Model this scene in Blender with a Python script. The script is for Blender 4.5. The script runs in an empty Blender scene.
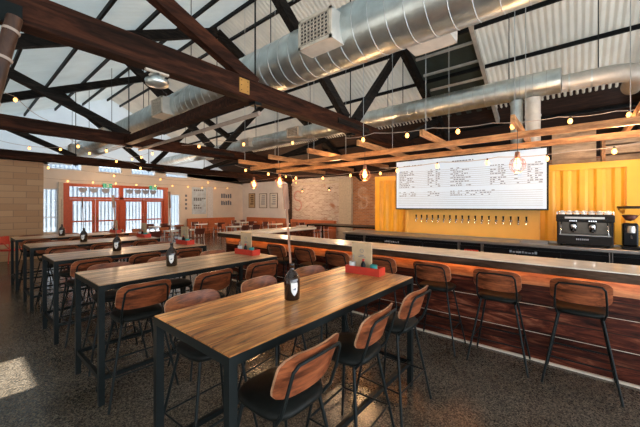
import bpy, math, random
from mathutils import Vector, Matrix
random.seed(7)
S = bpy.context.scene
COL = S.collection
PI = math.pi

# ------------------------------------------------------------------ camera / world / light
H = 1.735
cd = bpy.data.cameras.new('camera')
cam = bpy.data.objects.new('camera', cd); COL.objects.link(cam)
yaw = math.atan2(.641, .767)                       # view direction in the floor plane
cam.location = (0, 0, H)
cam.rotation_euler = (PI/2, 0, yaw - PI/2)
cd.sensor_width = 36; cd.lens = 36*306/640
cd.shift_y = (206-213.5)/640
cd.clip_start = .02; cd.clip_end = 200
S.camera = cam

S.view_settings.view_transform = 'Standard'
S.view_settings.look = 'None'
S.view_settings.gamma = 1
S.view_settings.use_curve_mapping = False
S.view_settings.exposure = 0.3

w = bpy.data.worlds.new('sky'); S.world = w; w.use_nodes = True
bg = w.node_tree.nodes['Background']
bg.inputs[0].default_value = (.80, .90, 1.0, 1)
bg.inputs[1].default_value = 2.2

sd = bpy.data.lights.new('sun', 'SUN'); sd.energy = 26; sd.angle = .01; sd.color = (1, .95, .86)
sun = bpy.data.objects.new('sun', sd); COL.objects.link(sun)
sun.rotation_euler = (0, -math.radians(90-33), 0)    # from the left doorway, towards +X

def area(name, loc, rot, sx, sy, power, col):
    l = bpy.data.lights.new(name, 'AREA'); l.shape = 'RECTANGLE'; l.size = sx; l.size_y = sy
    l.energy = power; l.color = col
    o = bpy.data.objects.new(name, l); COL.objects.link(o); o.location = loc; o.rotation_euler = rot
    return o
# added fill lamp behind the camera, tilted up to brighten the roof
area('front_fill', (4, -4.0, 1.3), (math.radians(112), 0, 0), 14, 2.6, 420, (.86, .93, 1))

# ------------------------------------------------------------------ materials
def newmat(name):
    m = bpy.data.materials.new(name); m.use_nodes = True
    return m, m.node_tree.nodes, m.node_tree.links, m.node_tree.nodes['Principled BSDF']
def plain(name, c, rough=.5, metal=0, emit=None, es=0, alpha=None, noise=.12, nscale=12, bump=0, trans=0, coat=0):
    m, N, L, b = newmat(name)
    b.inputs['Roughness'].default_value = rough; b.inputs['Metallic'].default_value = metal
    b.inputs['Coat Weight'].default_value = coat
    tc = N.new('ShaderNodeTexCoord'); nz = N.new('ShaderNodeTexNoise'); nz.inputs['Scale'].default_value = nscale
    nz.inputs['Detail'].default_value = 5
    L.new(tc.outputs['Object'], nz.inputs['Vector'])
    r = N.new('ShaderNodeValToRGB')
    r.color_ramp.elements[0].position = .3; r.color_ramp.elements[1].position = .7
    r.color_ramp.elements[0].color = (*[x*(1-noise) for x in c], 1)
    r.color_ramp.elements[1].color = (*[min(1, x*(1+noise)) for x in c], 1)
    L.new(nz.outputs['Fac'], r.inputs[0]); L.new(r.outputs[0], b.inputs['Base Color'])
    if bump:
        bp = N.new('ShaderNodeBump'); bp.inputs['Strength'].default_value = bump; bp.inputs['Distance'].default_value = .01
        L.new(nz.outputs['Fac'], bp.inputs['Height']); L.new(bp.outputs[0], b.inputs['Normal'])
    if emit:
        b.inputs['Emission Color'].default_value = (*emit, 1); b.inputs['Emission Strength'].default_value = es
    if trans: b.inputs['Transmission Weight'].default_value = trans
    return m
def wood(name, cols, axis='X', scale=1.0, rough=.45, plank=None, bump=.25, across='Y', gap=.03, coat=0):
    """grain runs along axis; plank = width of boards measured on 'across'"""
    m, N, L, b = newmat(name)
    b.inputs['Roughness'].default_value = rough
    b.inputs['Coat Weight'].default_value = coat; b.inputs['Coat Roughness'].default_value = .25
    tc = N.new('ShaderNodeTexCoord')
    mp = N.new('ShaderNodeMapping')
    st = {'X': (1.3, 9, 9), 'Y': (9, 1.3, 9), 'Z': (9, 9, 1.3)}[axis]
    mp.inputs['Scale'].default_value = tuple(s*scale for s in st)
    L.new(tc.outputs['Object'], mp.inputs['Vector'])
    vec = mp.outputs[0]
    fl = None
    if plank:
        sp = N.new('ShaderNodeSeparateXYZ'); L.new(tc.outputs['Object'], sp.inputs[0])
        d = N.new('ShaderNodeMath'); d.operation = 'DIVIDE'; d.inputs[1].default_value = plank
        L.new(sp.outputs[across], d.inputs[0])
        fl = N.new('ShaderNodeMath'); fl.operation = 'FLOOR'; L.new(d.outputs[0], fl.inputs[0])
        fr = N.new('ShaderNodeMath'); fr.operation = 'FRACT'; L.new(d.outputs[0], fr.inputs[0])
        wn = N.new('ShaderNodeTexWhiteNoise'); wn.noise_dimensions = '1D'; L.new(fl.outputs[0], wn.inputs['W'])
        va = N.new('ShaderNodeVectorMath'); va.operation = 'ADD'
        cx = N.new('ShaderNodeCombineXYZ')
        ml = N.new('ShaderNodeMath'); ml.operation = 'MULTIPLY'; ml.inputs[1].default_value = 37
        L.new(wn.outputs['Value'], ml.inputs[0])
        for i in range(3): L.new(ml.outputs[0], cx.inputs[i])
        L.new(vec, va.inputs[0]); L.new(cx.outputs[0], va.inputs[1]); vec = va.outputs[0]
    nz = N.new('ShaderNodeTexNoise'); nz.inputs['Scale'].default_value = 1.6; nz.inputs['Detail'].default_value = 8
    nz.inputs['Roughness'].default_value = .62; nz.inputs['Distortion'].default_value = 1.3
    L.new(vec, nz.inputs['Vector'])
    r = N.new('ShaderNodeValToRGB'); r.color_ramp.elements.remove(r.color_ramp.elements[0])
    r.color_ramp.elements[0].position = .32; r.color_ramp.elements[0].color = (*cols[0], 1)
    for i, c in enumerate(cols[1:]):
        e = r.color_ramp.elements.new(.32+.36*(i+1)/(len(cols)-1)); e.color = (*c, 1)
    L.new(nz.outputs['Fac'], r.inputs[0])
    nb = N.new('ShaderNodeTexNoise'); nb.inputs['Scale'].default_value = 5; nb.inputs['Detail'].default_value = 6; nb.inputs['Roughness'].default_value = .7
    mb2 = N.new('ShaderNodeMapping'); mb2.inputs['Scale'].default_value = {'X': (.45, 2.2, 2.2), 'Y': (2.2, .45, 2.2), 'Z': (2.2, 2.2, .45)}[axis]
    L.new(tc.outputs['Object'], mb2.inputs['Vector']); L.new(mb2.outputs[0], nb.inputs['Vector'])
    rb = N.new('ShaderNodeValToRGB'); rb.color_ramp.elements[0].position = .36; rb.color_ramp.elements[0].color = (.38, .33, .3, 1)
    rb.color_ramp.elements[1].position = .56; rb.color_ramp.elements[1].color = (1.12, 1.1, 1.08, 1)
    L.new(nb.outputs['Fac'], rb.inputs[0])
    mq = N.new('ShaderNodeMix'); mq.data_type = 'RGBA'; mq.blend_type = 'MULTIPLY'; mq.inputs[0].default_value = .75
    L.new(r.outputs[0], mq.inputs['A']); L.new(rb.outputs[0], mq.inputs['B'])
    out = mq.outputs['Result']
    if plank:
        mx = N.new('ShaderNodeMix'); mx.data_type = 'RGBA'; mx.blend_type = 'MULTIPLY'; mx.inputs[0].default_value = 1
        mr = N.new('ShaderNodeMapRange'); mr.inputs['To Min'].default_value = .62; mr.inputs['To Max'].default_value = 1.25
        L.new(wn.outputs['Value'], mr.inputs['Value'])
        L.new(out, mx.inputs['A']); L.new(mr.outputs[0], mx.inputs['B'])
        gt = N.new('ShaderNodeMath'); gt.operation = 'GREATER_THAN'; gt.inputs[1].default_value = gap
        L.new(fr.outputs[0], gt.inputs[0])
        m2 = N.new('ShaderNodeMix'); m2.data_type = 'RGBA'; m2.inputs['A'].default_value = (.02, .012, .008, 1)
        L.new(gt.outputs[0], m2.inputs[0]); L.new(mx.outputs['Result'], m2.inputs['B'])
        out = m2.outputs['Result']
    L.new(out, b.inputs['Base Color'])
    bp = N.new('ShaderNodeBump'); bp.inputs['Strength'].default_value = bump; bp.inputs['Distance'].default_value = .004
    L.new(nz.outputs['Fac'], bp.inputs['Height']); L.new(bp.outputs[0], b.inputs['Normal'])
    return m
def brick(name, c1, c2, mortar, swap, bw=.23, bh=.076, patch=None):
    m, N, L, b = newmat(name); b.inputs['Roughness'].default_value = .85
    tc = N.new('ShaderNodeTexCoord'); sp = N.new('ShaderNodeSeparateXYZ'); L.new(tc.outputs['Object'], sp.inputs[0])
    cb = N.new('ShaderNodeCombineXYZ')
    L.new(sp.outputs['Y' if swap else 'X'], cb.inputs[0]); L.new(sp.outputs['Z'], cb.inputs[1])
    bt = N.new('ShaderNodeTexBrick'); bt.inputs['Scale'].default_value = 1
    bt.inputs['Brick Width'].default_value = bw; bt.inputs['Row Height'].default_value = bh
    bt.inputs['Mortar Size'].default_value = .008; bt.inputs['Color1'].default_value = (*c1, 1)
    bt.inputs['Color2'].default_value = (*c2, 1); bt.inputs['Mortar'].default_value = (*mortar, 1)
    L.new(cb.outputs[0], bt.inputs['Vector'])
    out = bt.outputs['Color']
    if patch:
        nz = N.new('ShaderNodeTexNoise'); nz.inputs['Scale'].default_value = .9; nz.inputs['Detail'].default_value = 7
        nz.inputs['Roughness'].default_value = .65
        L.new(tc.outputs['Object'], nz.inputs['Vector'])
        r = N.new('ShaderNodeValToRGB'); r.color_ramp.elements[0].position = patch[1]; r.color_ramp.elements[1].position = patch[1]+.1
        L.new(nz.outputs['Fac'], r.inputs[0])
        mx = N.new('ShaderNodeMix'); mx.data_type = 'RGBA'; L.new(r.outputs[0], mx.inputs[0])
        L.new(out, mx.inputs['A']); mx.inputs['B'].default_value = (*patch[0], 1); out = mx.outputs['Result']
    L.new(out, b.inputs['Base Color'])
    bp = N.new('ShaderNodeBump'); bp.inputs['Strength'].default_value = .5; bp.inputs['Distance'].default_value = .006
    L.new(bt.outputs['Fac'], bp.inputs['Height']); bp.invert = True; L.new(bp.outputs[0], b.inputs['Normal'])
    return m
def concrete():
    m, N, L, b = newmat('polished_concrete')
    tc = N.new('ShaderNodeTexCoord')
    vo = N.new('ShaderNodeTexVoronoi'); vo.inputs['Scale'].default_value = 105
    n1 = N.new('ShaderNodeTexNoise'); n1.inputs['Scale'].default_value = 1.1; n1.inputs['Detail'].default_value = 8
    n2 = N.new('ShaderNodeTexNoise'); n2.inputs['Scale'].default_value = 45; n2.inputs['Detail'].default_value = 4
    for n in (vo, n1, n2): L.new(tc.outputs['Object'], n.inputs['Vector'])
    r = N.new('ShaderNodeValToRGB')
    r.color_ramp.elements[0].position = .3; r.color_ramp.elements[0].color = (.050, .040, .028, 1)
    r.color_ramp.elements[1].position = .72; r.color_ramp.elements[1].color = (.115, .10, .082, 1)
    L.new(n1.outputs['Fac'], r.inputs[0])
    sp = N.new('ShaderNodeSeparateColor'); L.new(vo.outputs['Color'], sp.inputs[0])
    r2 = N.new('ShaderNodeValToRGB')
    r2.color_ramp.elements[0].color = (.3, .3, .3, 1); r2.color_ramp.elements[1].color = (2.3, 2.2, 2.05, 1)
    e = r2.color_ramp.elements.new(.5); e.color = (.9, .9, .9, 1)
    L.new(sp.outputs[0], r2.inputs[0])
    mx = N.new('ShaderNodeMix'); mx.data_type = 'RGBA'; mx.blend_type = 'MULTIPLY'; mx.inputs[0].default_value = .9
    L.new(r.outputs[0], mx.inputs['A']); L.new(r2.outputs[0], mx.inputs['B'])
    L.new(mx.outputs['Result'], b.inputs['Base Color'])
    rr = N.new('ShaderNodeMapRange'); rr.inputs['To Min'].default_value = .13; rr.inputs['To Max'].default_value = .33
    L.new(n1.outputs['Fac'], rr.inputs['Value']); L.new(rr.outputs[0], b.inputs['Roughness'])
    return m

M = {}
M['concrete'] = concrete()
def spec(k, v): M[k].node_tree.nodes['Principled BSDF'].inputs['Specular IOR Level'].default_value = v
M['table_warm'] = wood('recycled_table_boards', [(.15, .04, .008), (.64, .22, .05), (.86, .37, .10), (.92, .52, .18)], 'X', 1, .38, .118, .3, coat=.25)
M['table_grey'] = wood('worn_table_boards', [(.16, .07, .03), (.58, .33, .16), (.78, .50, .27), (.84, .60, .36)], 'X', 1, .38, .118, .3, coat=.25)
M['ply'] = wood('walnut_plywood', [(.09, .025, .010), (.24, .065, .024), (.36, .11, .04)], 'X', 2.2, .35, coat=.3, bump=.05)
M['ply_edge'] = wood('pale_plywood_edge', [(.45, .22, .12), (.6, .34, .2)], 'X', 3, .5, bump=.05)
M['steel'] = plain('dark_steel', (.010, .013, .013), .42, .1, noise=.1)
M['black_pad'] = plain('black_vinyl', (.008, .009, .008), .5, noise=.2, nscale=30, bump=.05)
M['old_beam'] = wood('old_dark_beam', [(.009, .004, .002), (.035, .012, .006), (.08, .026, .012)], 'X', .6, .75, bump=.5)
M['rafter'] = wood('black_rafter', [(.005, .005, .005), (.014, .012, .011), (.035, .026, .02)], 'X', 1.1, .7, bump=.4)
M['purlin'] = plain('black_purlin', (.008, .009, .010), .6, noise=.2)
M['roof_l'] = plain('pale_roof_sheet', (.58, .67, .70), .6, noise=.10, nscale=1.2)
M['roof_r'] = plain('cream_roof_sheet', (.72, .69, .60), .55, noise=.12, nscale=1.5)
def translucent(m, fac, col):
    N = m.node_tree.nodes; L = m.node_tree.links; b = N['Principled BSDF']; out = N['Material Output']
    t = N.new('ShaderNodeBsdfTranslucent'); t.inputs[0].default_value = (*col, 1)
    mx = N.new('ShaderNodeMixShader'); mx.inputs[0].default_value = fac
    L.new(b.outputs[0], mx.inputs[1]); L.new(t.outputs[0], mx.inputs[2]); L.new(mx.outputs[0], out.inputs[0])
translucent(M['roof_l'], .030, (.75, .92, 1)); translucent(M['roof_r'], .05, (.95, .93, .85))
M['roof_gable'] = plain('translucent_gable_sheet', (.66, .72, .74), .6, noise=.10, nscale=1.2)
translucent(M['roof_gable'], .22, (.85, .93, 1))
M['roof_shaded'] = plain('shaded_green_roof_sheet', (.05, .065, .055), .5, noise=.3, nscale=2)  # green sheet of the bay in shade; the shade is put into its colour
M['roof_dark'] = wood('dark_roof_boards', [(.012, .007, .005), (.035, .016, .01), (.06, .025, .014)], 'Y', 1, .8, .2, across='X')
M['galv'] = plain('galvanised_steel', (.60, .65, .64), .34, .92, noise=.2, nscale=5, bump=.04)
M['galv_pale'] = plain('pale_metal_duct', (.62, .60, .55), .5, .3, noise=.12, nscale=6)
M['grille'] = plain('vent_dark', (.05, .045, .04), .6)
M['cream'] = plain('cream_frame', (.62, .54, .44), .5)
M['rod'] = plain('pale_rod', (.5, .52, .52), .4, .5)
M['wall_white'] = plain('pale_plaster', (.80, .71, .62), .8, noise=.05, nscale=2)
M['wall_white2'] = plain('white_plaster', (.84, .81, .80), .8, noise=.05, nscale=2)
M['block'] = brick('timber_tone_blocks', (.48, .29, .16), (.60, .39, .23), (.34, .22, .14), False, .6, .2)
M['whitebrick'] = brick('whitewashed_brick', (.66, .58, .53), (.44, .33, .27), (.74, .70, .66), True, patch=((.46, .22, .13), .57))
M['redbrick'] = brick('orange_brick', (.62, .27, .12), (.42, .17, .08), (.55, .42, .32), True, patch=((.72, .52, .38), .56))
M['orange_frame'] = plain('red_orange_paint', (.55, .09, .03), .4)
M['white_frame'] = plain('white_paint', (.75, .76, .78), .5)
M['yellow'] = plain('yellow_container_paint', (.90, .44, .03), .38, noise=.08, nscale=3)
M['yellow_pale'] = plain('pale_yellow_panel', (.90, .52, .12), .35, noise=.05, nscale=3)
M['pine'] = wood('orange_pine', [(.34, .14, .05), (.55, .26, .10), (.66, .36, .16)], 'X', 1, .5, bump=.1)
M['pine_y'] = wood('orange_pine_lengthwise', [(.34, .14, .05), (.55, .26, .10), (.66, .36, .16)], 'Y', 1, .5, bump=.1)
M['bar_boards'] = wood('rough_bar_boards', [(.008, .003, .002), (.045, .010, .006), (.11, .025, .012), (.24, .085, .045)], 'Y', 1, .5, .155, .6, across='Z', gap=.06)
M['bar_top'] = plain('cream_stone_top', (.78, .72, .64), .22, noise=.12, nscale=6, coat=.3)
M['bar_edge'] = wood('dark_slab_edge', [(.03, .017, .010), (.075, .042, .025), (.11, .062, .038)], 'Y', 1, .5)
M['fascia'] = wood('orange_fascia', [(.30, .10, .03), (.50, .2, .07), (.6, .28, .11)], 'Y', 1, .45)
M['inox'] = plain('stainless', (.42, .40, .38), .3, .9, noise=.08)
M['dark_inox'] = plain('dark_stainless', (.10, .085, .07), .3, .9)
M['chrome'] = plain('chrome', (.75, .75, .76), .12, 1, noise=.03)
M['black_gloss'] = plain('black_gloss', (.008, .008, .009), .28, noise=.2)
M['black_matt'] = plain('black_matt', (.015, .015, .016), .6)
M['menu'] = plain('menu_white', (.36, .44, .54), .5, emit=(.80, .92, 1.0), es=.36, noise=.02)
M['ink'] = plain('grey_ink', (.16, .18, .22), .6)
M['ink_menu'] = plain('menu_ink', (.13, .15, .2), .6)
M['ink_light'] = plain('pale_grey_ink', (.33, .36, .42), .6)
M['white'] = plain('white_print', (.8, .78, .74), .5, noise=.03)
M['red'] = plain('red_plastic', (.62, .045, .025), .35)
M['teal'] = plain('teal_plastic', (.03, .28, .26), .35)
M['kraft'] = plain('kraft_card', (.58, .42, .25), .7)
M['brown_glass'] = plain('brown_glass', (.018, .008, .005), .06, coat=.5)
M['stick'] = wood('table_marker_wood', [(.20, .08, .04), (.38, .18, .09)], 'Z', 2, .5)
M['bulb'] = plain('warm_bulb', (1, .7, .35), .3, emit=(1, .40, .09), es=4, noise=0)
M['bulb_big'] = plain('warm_filament_bulb', (1, .75, .45), .3, emit=(1, .44, .13), es=6, noise=0)
M['cage'] = plain('copper_cage', (.45, .20, .12), .35, .8)
M['wire'] = plain('cable', (.03, .03, .03), .6)
M['wire_pale'] = plain('pale_cable', (.42, .33, .27), .6)
M['led'] = plain('orange_led', (1, .5, .2), .4, emit=(1, .34, .07), es=9, noise=0)
M['orange_pad'] = plain('orange_vinyl', (.55, .16, .06), .45)
M['green_sign'] = plain('green_sign', (.03, .35, .2), .4, emit=(.05, .5, .3), es=.3)
M['blue_poster'] = plain('pale_blue_poster', (.55, .66, .76), .5, noise=.2, nscale=4)
M['ply_box'] = wood('plywood_sheet', [(.40, .26, .15), (.5, .35, .22), (.58, .43, .29)], 'Y', .8, .6, bump=.05)
for k_ in ('steel', 'black_pad', 'black_gloss', 'black_matt'): spec(k_, .14)
for k_ in ('old_beam', 'rafter', 'purlin', 'bar_boards', 'bar_edge'): spec(k_, .15)
M['gold_plate'] = plain('gusset_plate', (.55, .28, .07), .45, .5)
M['faded_red'] = plain('faded_red_paint', (.55, .30, .27), .8, noise=.3)
M['faded_white'] = plain('faded_white_paint', (.62, .42, .33), .8, noise=.3)
M['outside'] = plain('outdoor_paving', (.55, .54, .52), .9)
M['fence'] = plain('white_fence', (.42, .48, .54), .7)
M['seat_dark'] = plain('dark_red_seat', (.12, .03, .02), .5)
M['pipe_brown'] = wood('brown_pole', [(.03, .014, .009), (.10, .045, .025)], 'Z', 1, .5)
def glassmat():
    m, N, L, b = newmat('window_glass')
    b.inputs['Base Color'].default_value = (.9, .95, 1, 1); b.inputs['Roughness'].default_value = .02
    b.inputs['Transmission Weight'].default_value = 1; b.inputs['IOR'].default_value = 1.05
    return m
M['glass'] = glassmat()

# ------------------------------------------------------------------ mesh builder
class MB:
    def __init__(s): s.v = []; s.f = []; s.sm = []
    def add(s, vs, fs, smooth=False):
        o = len(s.v); s.v += [tuple(v) for v in vs]
        for f in fs: s.f.append(tuple(i+o for i in f)); s.sm.append(smooth)
        return s
    def box(s, x0, x1, y0, y1, z0, z1, b=0):
        if b:
            b = min(b, (x1-x0)*.45, (y1-y0)*.45, (z1-z0)*.45)
            vs = []
            for z, i in ((z0, b), (z0+b, 0), (z1-b, 0), (z1, b)):
                for (x, y) in ((x0+i, y0+b), (x0+b, y0+i), (x1-b, y0+i), (x1-i, y0+b), (x1-i, y1-b), (x1-b, y1-i), (x0+b, y1-i), (x0+i, y1-b)):
                    vs.append((x, y, z))
            fs = [tuple(range(7, -1, -1)), tuple(range(24, 32))]
            for k in range(3):
                for j in range(8):
                    a = k*8+j; c = k*8+(j+1) % 8; fs.append((a, c, c+8, a+8))
            return s.add(vs, fs)
        vs = [(x, y, z) for z in (z0, z1) for (x, y) in ((x0, y0), (x1, y0), (x1, y1), (x0, y1))]
        return s.add(vs, [(3, 2, 1, 0), (4, 5, 6, 7), (0, 1, 5, 4), (1, 2, 6, 5), (2, 3, 7, 6), (3, 0, 4, 7)])
    def bar(s, p, q, wd, hh, up=(0, 0, 1)):
        """rectangular bar from p to q; wd sideways, hh along 'up'"""
        p = Vector(p); q = Vector(q); d = (q-p).normalized(); u = Vector(up); sd_ = d.cross(u).normalized(); u = sd_.cross(d).normalized()
        a = sd_*wd/2; c = u*hh/2
        vs = [p-a-c, p+a-c, p+a+c, p-a+c, q-a-c, q+a-c, q+a+c, q-a+c]
        return s.add(vs, [(0, 1, 2, 3), (7, 6, 5, 4), (4, 5, 1, 0), (5, 6, 2, 1), (6, 7, 3, 2), (7, 4, 0, 3)])
    def tube(s, pts, r, n=8, closed=False, cap=True):
        pts = [Vector(p) for p in pts]; k = len(pts)
        rs = r if isinstance(r, (list, tuple)) else [r]*k
        rings = []; ref = None
        for i, p in enumerate(pts):
            if closed: d = (pts[(i+1) % k]-pts[i-1]).normalized()
            elif i == 0: d = (pts[1]-pts[0]).normalized()
            elif i == k-1: d = (pts[-1]-pts[-2]).normalized()
            else: d = ((pts[i+1]-p).normalized()+(p-pts[i-1]).normalized()).normalized()
            if ref is None: ref = Vector((0, 0, 1)) if abs(d.z) < .9 else Vector((1, 0, 0))
            a = d.cross(ref).normalized(); b = a.cross(d).normalized(); ref = b
            rings.append([p+(a*math.cos(2*PI*j/n)+b*math.sin(2*PI*j/n))*rs[i] for j in range(n)])
        vs = [v for rg in rings for v in rg]; fs = []
        for i in range(k if closed else k-1):
            i2 = (i+1) % k
            for j in range(n):
                j2 = (j+1) % n; fs.append((i*n+j, i2*n+j, i2*n+j2, i*n+j2))
        s.add(vs, fs, True)
        if cap and not closed:
            s.add(rings[0], [tuple(range(n))]); s.add(rings[-1], [tuple(range(n-1, -1, -1))])
        return s
    def lathe(s, prof, c=(0, 0, 0), n=16, smooth=True):
        vs = []; fs = []
        for r, z in prof:
            for j in range(n): vs.append((c[0]+r*math.cos(2*PI*j/n), c[1]+r*math.sin(2*PI*j/n), c[2]+z))
        for i in range(len(prof)-1):
            for j in range(n):
                j2 = (j+1) % n; fs.append((i*n+j, i*n+j2, (i+1)*n+j2, (i+1)*n+j))
        s.add(vs, fs, smooth)
        if prof[0][0] > .0005: s.add([vs[j] for j in range(n)], [tuple(range(n-1, -1, -1))])
        if prof[-1][0] > .0005: s.add([vs[(len(prof)-1)*n+j] for j in range(n)], [tuple(range(n))])
        return s
    def prism(s, poly, z0, z1, axis='Z'):
        n = len(poly)
        def P(a, b, c): return {'Z': (a, b, c), 'Y': (a, c, b), 'X': (c, a, b)}[axis]
        vs = [P(a, b, z0) for a, b in poly]+[P(a, b, z1) for a, b in poly]
        fs = [tuple(range(n-1, -1, -1)), tuple(range(n, 2*n))]+[(i, (i+1) % n, (i+1) % n+n, i+n) for i in range(n)]
        return s.add(vs, fs)
    def build(s, name, mat, parent=None, loc=None, rz=0, kind=None, label=None, cat=None, group=None):
        me = bpy.data.meshes.new(name); me.from_pydata(s.v, [], s.f)
        me.polygons.foreach_set('use_smooth', s.sm); me.update()
        me.materials.append(M[mat] if isinstance(mat, str) else mat)
        o = bpy.data.objects.new(name, me); COL.objects.link(o)
        if parent: o.parent = parent
        if loc: o.location = loc
        if rz: o.rotation_euler = (0, 0, rz)
        if kind: o['kind'] = kind
        if label: o['label'] = label
        if cat: o['category'] = cat
        if group: o['group'] = group
        return o
def thing(name, label, cat, loc=(0, 0, 0), rz=0, group=None):
    o = bpy.data.objects.new(name, None); o.empty_display_size = .1; COL.objects.link(o)
    o.location = loc; o.rotation_euler = (0, 0, rz); o['label'] = label; o['category'] = cat
    if group: o['group'] = group
    return o
def dup(root, loc, rz, label, group=None):
    r = root.copy(); COL.objects.link(r); r.location = loc; r.rotation_euler = (0, 0, rz); r['label'] = label
    if group: r['group'] = group
    for ch in list(root.children):
        c = ch.copy(); COL.objects.link(c); c.parent = r
        for g in list(ch.children):
            d = g.copy(); COL.objects.link(d); d.parent = c
    return r
def struct(name, mb, mat, parent=None): return mb.build(name, mat, parent, kind=None if parent else 'structure')
def rrect(w_, h_, r, n=5):
    pts = []
    for cx, cy, a0 in ((w_/2-r, h_/2-r, 0), (-w_/2+r, h_/2-r, 90), (-w_/2+r, -h_/2+r, 180), (w_/2-r, -h_/2+r, 270)):
        for k in range(n+1):
            a = math.radians(a0+90*k/n); pts.append((cx+r*math.cos(a), cy+r*math.sin(a)))
    return pts

# ------------------------------------------------------------------ room shell
XL, XR, YF, YB = -3.2, 13.4, 18.5, -3.5
struct('floor', MB().box(XL, XR, YB, YF, -.12, 0), 'concrete')
tr = 'trim_1'
struct('trim_1', MB().box(XL-14, XR+10, YF+.25, YF+16, -.16, -.04), 'outside')
struct('trim_2', MB().box(XL-14, XL-.25, YB-6, YF+.2, -.16, -.04), 'outside')

RX, RZ, RS = 5.15, 6.9, .474
def R(x): return RZ-RS*abs(x-RX)          # underside of the rafters
def corr(x0, x1, y0, y1, amp, per, off=.40, th=.02):
    mb = MB(); n = int((y1-y0)/(per/4)); vs = []
    for i in range(n+1):
        y = y0+(y1-y0)*i/n; dz = amp*math.sin(2*PI*y/per)
        for x in (x0, x1): vs.append((x, y, R(x)+off+dz))
    fs = [(2*i, 2*i+2, 2*i+3, 2*i+1) for i in range(n)]
    return mb.add(vs, fs, True)
cl = struct('ceiling', corr(-3.6, RX, YB, YF+.3, .020, .2), 'roof_l')
for k in range(9):
    x = -3.2+k*1.03
    MB().box(x, x+.05, YB, YF, R(x)+.275, R(x)+.375).build('purlin', 'purlin', cl)
cr = struct('ceiling', corr(RX, 10.6, YB, 1.9, .034, .125), 'roof_r')
corr(RX, 10.6, 3.5, YF+.3, .030, .125).build('roof_sheet', 'roof_r', cr)
corr(RX, 10.6, 1.9, 3.5, .01, .3).build('roof_sheet', 'roof_shaded', cr)
lin = MB().box(10.5, XR+.3, YB, YF+.3, 0, .04).build('roof_lining', 'roof_dark', cr)
# slope the lining down with the roof
me = lin.data
for v in me.vertices: v.co.z += R(v.co.x)+.40
for k in range(7):
    x = RX+.45+k*1.12
    MB().box(x, x+.055, YB, YF, R(x)+.27, R(x)+.36).build('purlin', 'purlin', cr)
for yy in (2.2, 2.65, 3.1):
    pass
for xx in (8.2, 8.75, 9.3):
    MB().box(xx, xx+.06, 1.95, 3.4, R(xx)+.3, R(xx)+.36).build('pale_batten', 'galv_pale', cr)
mbp = MB(); mbp.bar((RX+.6, 1.88, R(RX+.6)+.3), (11, 1.88, R(11)+.3), .09, .16); mbp.build('pale_rafter', 'galv_pale', cr)

# side walls
wl = MB()
ZE = R(XL)+.4
wl.box(XL-.2, XL, 4.88, YF, 0, ZE)
wl.box(XL-.2, XL, .2, 3.98, 0, ZE)
wl.box(XL-.2, XL, YB, .2, 2.7, ZE)
wl.box(XL-.2, XL, 3.98, 4.88, 2.53, ZE)
wl.box(XL-.2, XL, YB, YB+.3, 0, 2.7)
struct('wall_left', wl, 'wall_white')
wb = MB(); wb.box(XL, XR, YB-.2, YB, 2.8, 3.3)
for x in (XL, 1, 5, 9, XR-.3): wb.box(x, x+.3, YB-.2, YB, 0, 2.8)
for (xa, xb) in ((XL, RX), (RX, XR)):
    wb.add([(xa, YB, 3.3), (xb, YB, 3.3), (xb, YB, R(xb)+.4), (xa, YB, R(xa)+.4), (xa, YB-.2, 3.3), (xb, YB-.2, 3.3), (xb, YB-.2, R(xb)+.4), (xa, YB-.2, R(xa)+.4)],
           [(0, 1, 2, 3), (7, 6, 5, 4)])
struct('wall_back', wb, 'wall_white')

# right wall in three finishes
ZR = R(XR)+.36
struct('wall_right', MB().box(XR, XR+.25, 13.6, YF, 0, ZR), 'wall_white2')
struct('wall_right', MB().box(XR, XR+.25, 9.0, 13.6, 0, ZR), 'whitebrick')
struct('wall_right', MB().box(XR, XR+.25, YB, 9.0, 0, ZR), 'redbrick')
struct('trim_3', MB().box(XR-.09, XR, 9.3, 13.5, 3.0, 3.1), 'cream')
struct('trim_4', MB().box(XR-.14, XR, 13.45, 13.75, 0, 3.15), 'bar_edge')
struct('trim_5', MB().box(XR-.16, XR, 8.95, 9.75, 0, 3.2), 'cream')

# far wall with openings
fw = MB()
ops = [(2.55, 3.12, .5, 2.55), (3.29, 8.1, 0, 2.82), (8.15, 8.85, 0, 2.45)]
xs = [XL]
for a, b, c, d in ops:
    fw.box(xs[-1], a, YF, YF+.25, 0, 3.45); fw.box(a, b, YF, YF+.25, d, 3.45)
    if c > 0: fw.box(a, b, YF, YF+.25, 0, c)
    xs.append(b)
fw.box(8.85, XR, YF, YF+.25, 0, 3.45)
cwin = [(2.75+.0, 4.0), (4.7, 5.7), (6.2, 7.4), (8.0, 9.3)]
xp = XL
for a, b in cwin: fw.box(xp, a, YF, YF+.25, 3.45, 3.8); xp = b
fw.box(xp, XR, YF, YF+.25, 3.45, 3.8)
wf = struct('wall_far', fw, 'wall_white')
gb = MB()
for (xa, xb) in ((XL, RX), (RX, XR)):
    gb.add([(xa, YF, min(3.8, R(xa)+.3)), (xb, YF, min(3.8, R(xb)+.3)), (xb, YF, R(xb)+.4), (xa, YF, R(xa)+.4)], [(0, 1, 2, 3)])
gb.build('gable_sheet', 'roof_gable', wf)
for i, (a, b) in enumerate(cwin):
    f = MB().box(a, b, YF+.04, YF+.10, 3.45, 3.49).box(a, b, YF+.04, YF+.10, 3.76, 3.8)
    wn = struct('window_%d' % (i+1), f, 'white_frame')
    MB().box(a, b, YF+.06, YF+.07, 3.49, 3.76).build('pane', 'glass', wn)
f = MB()
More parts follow.
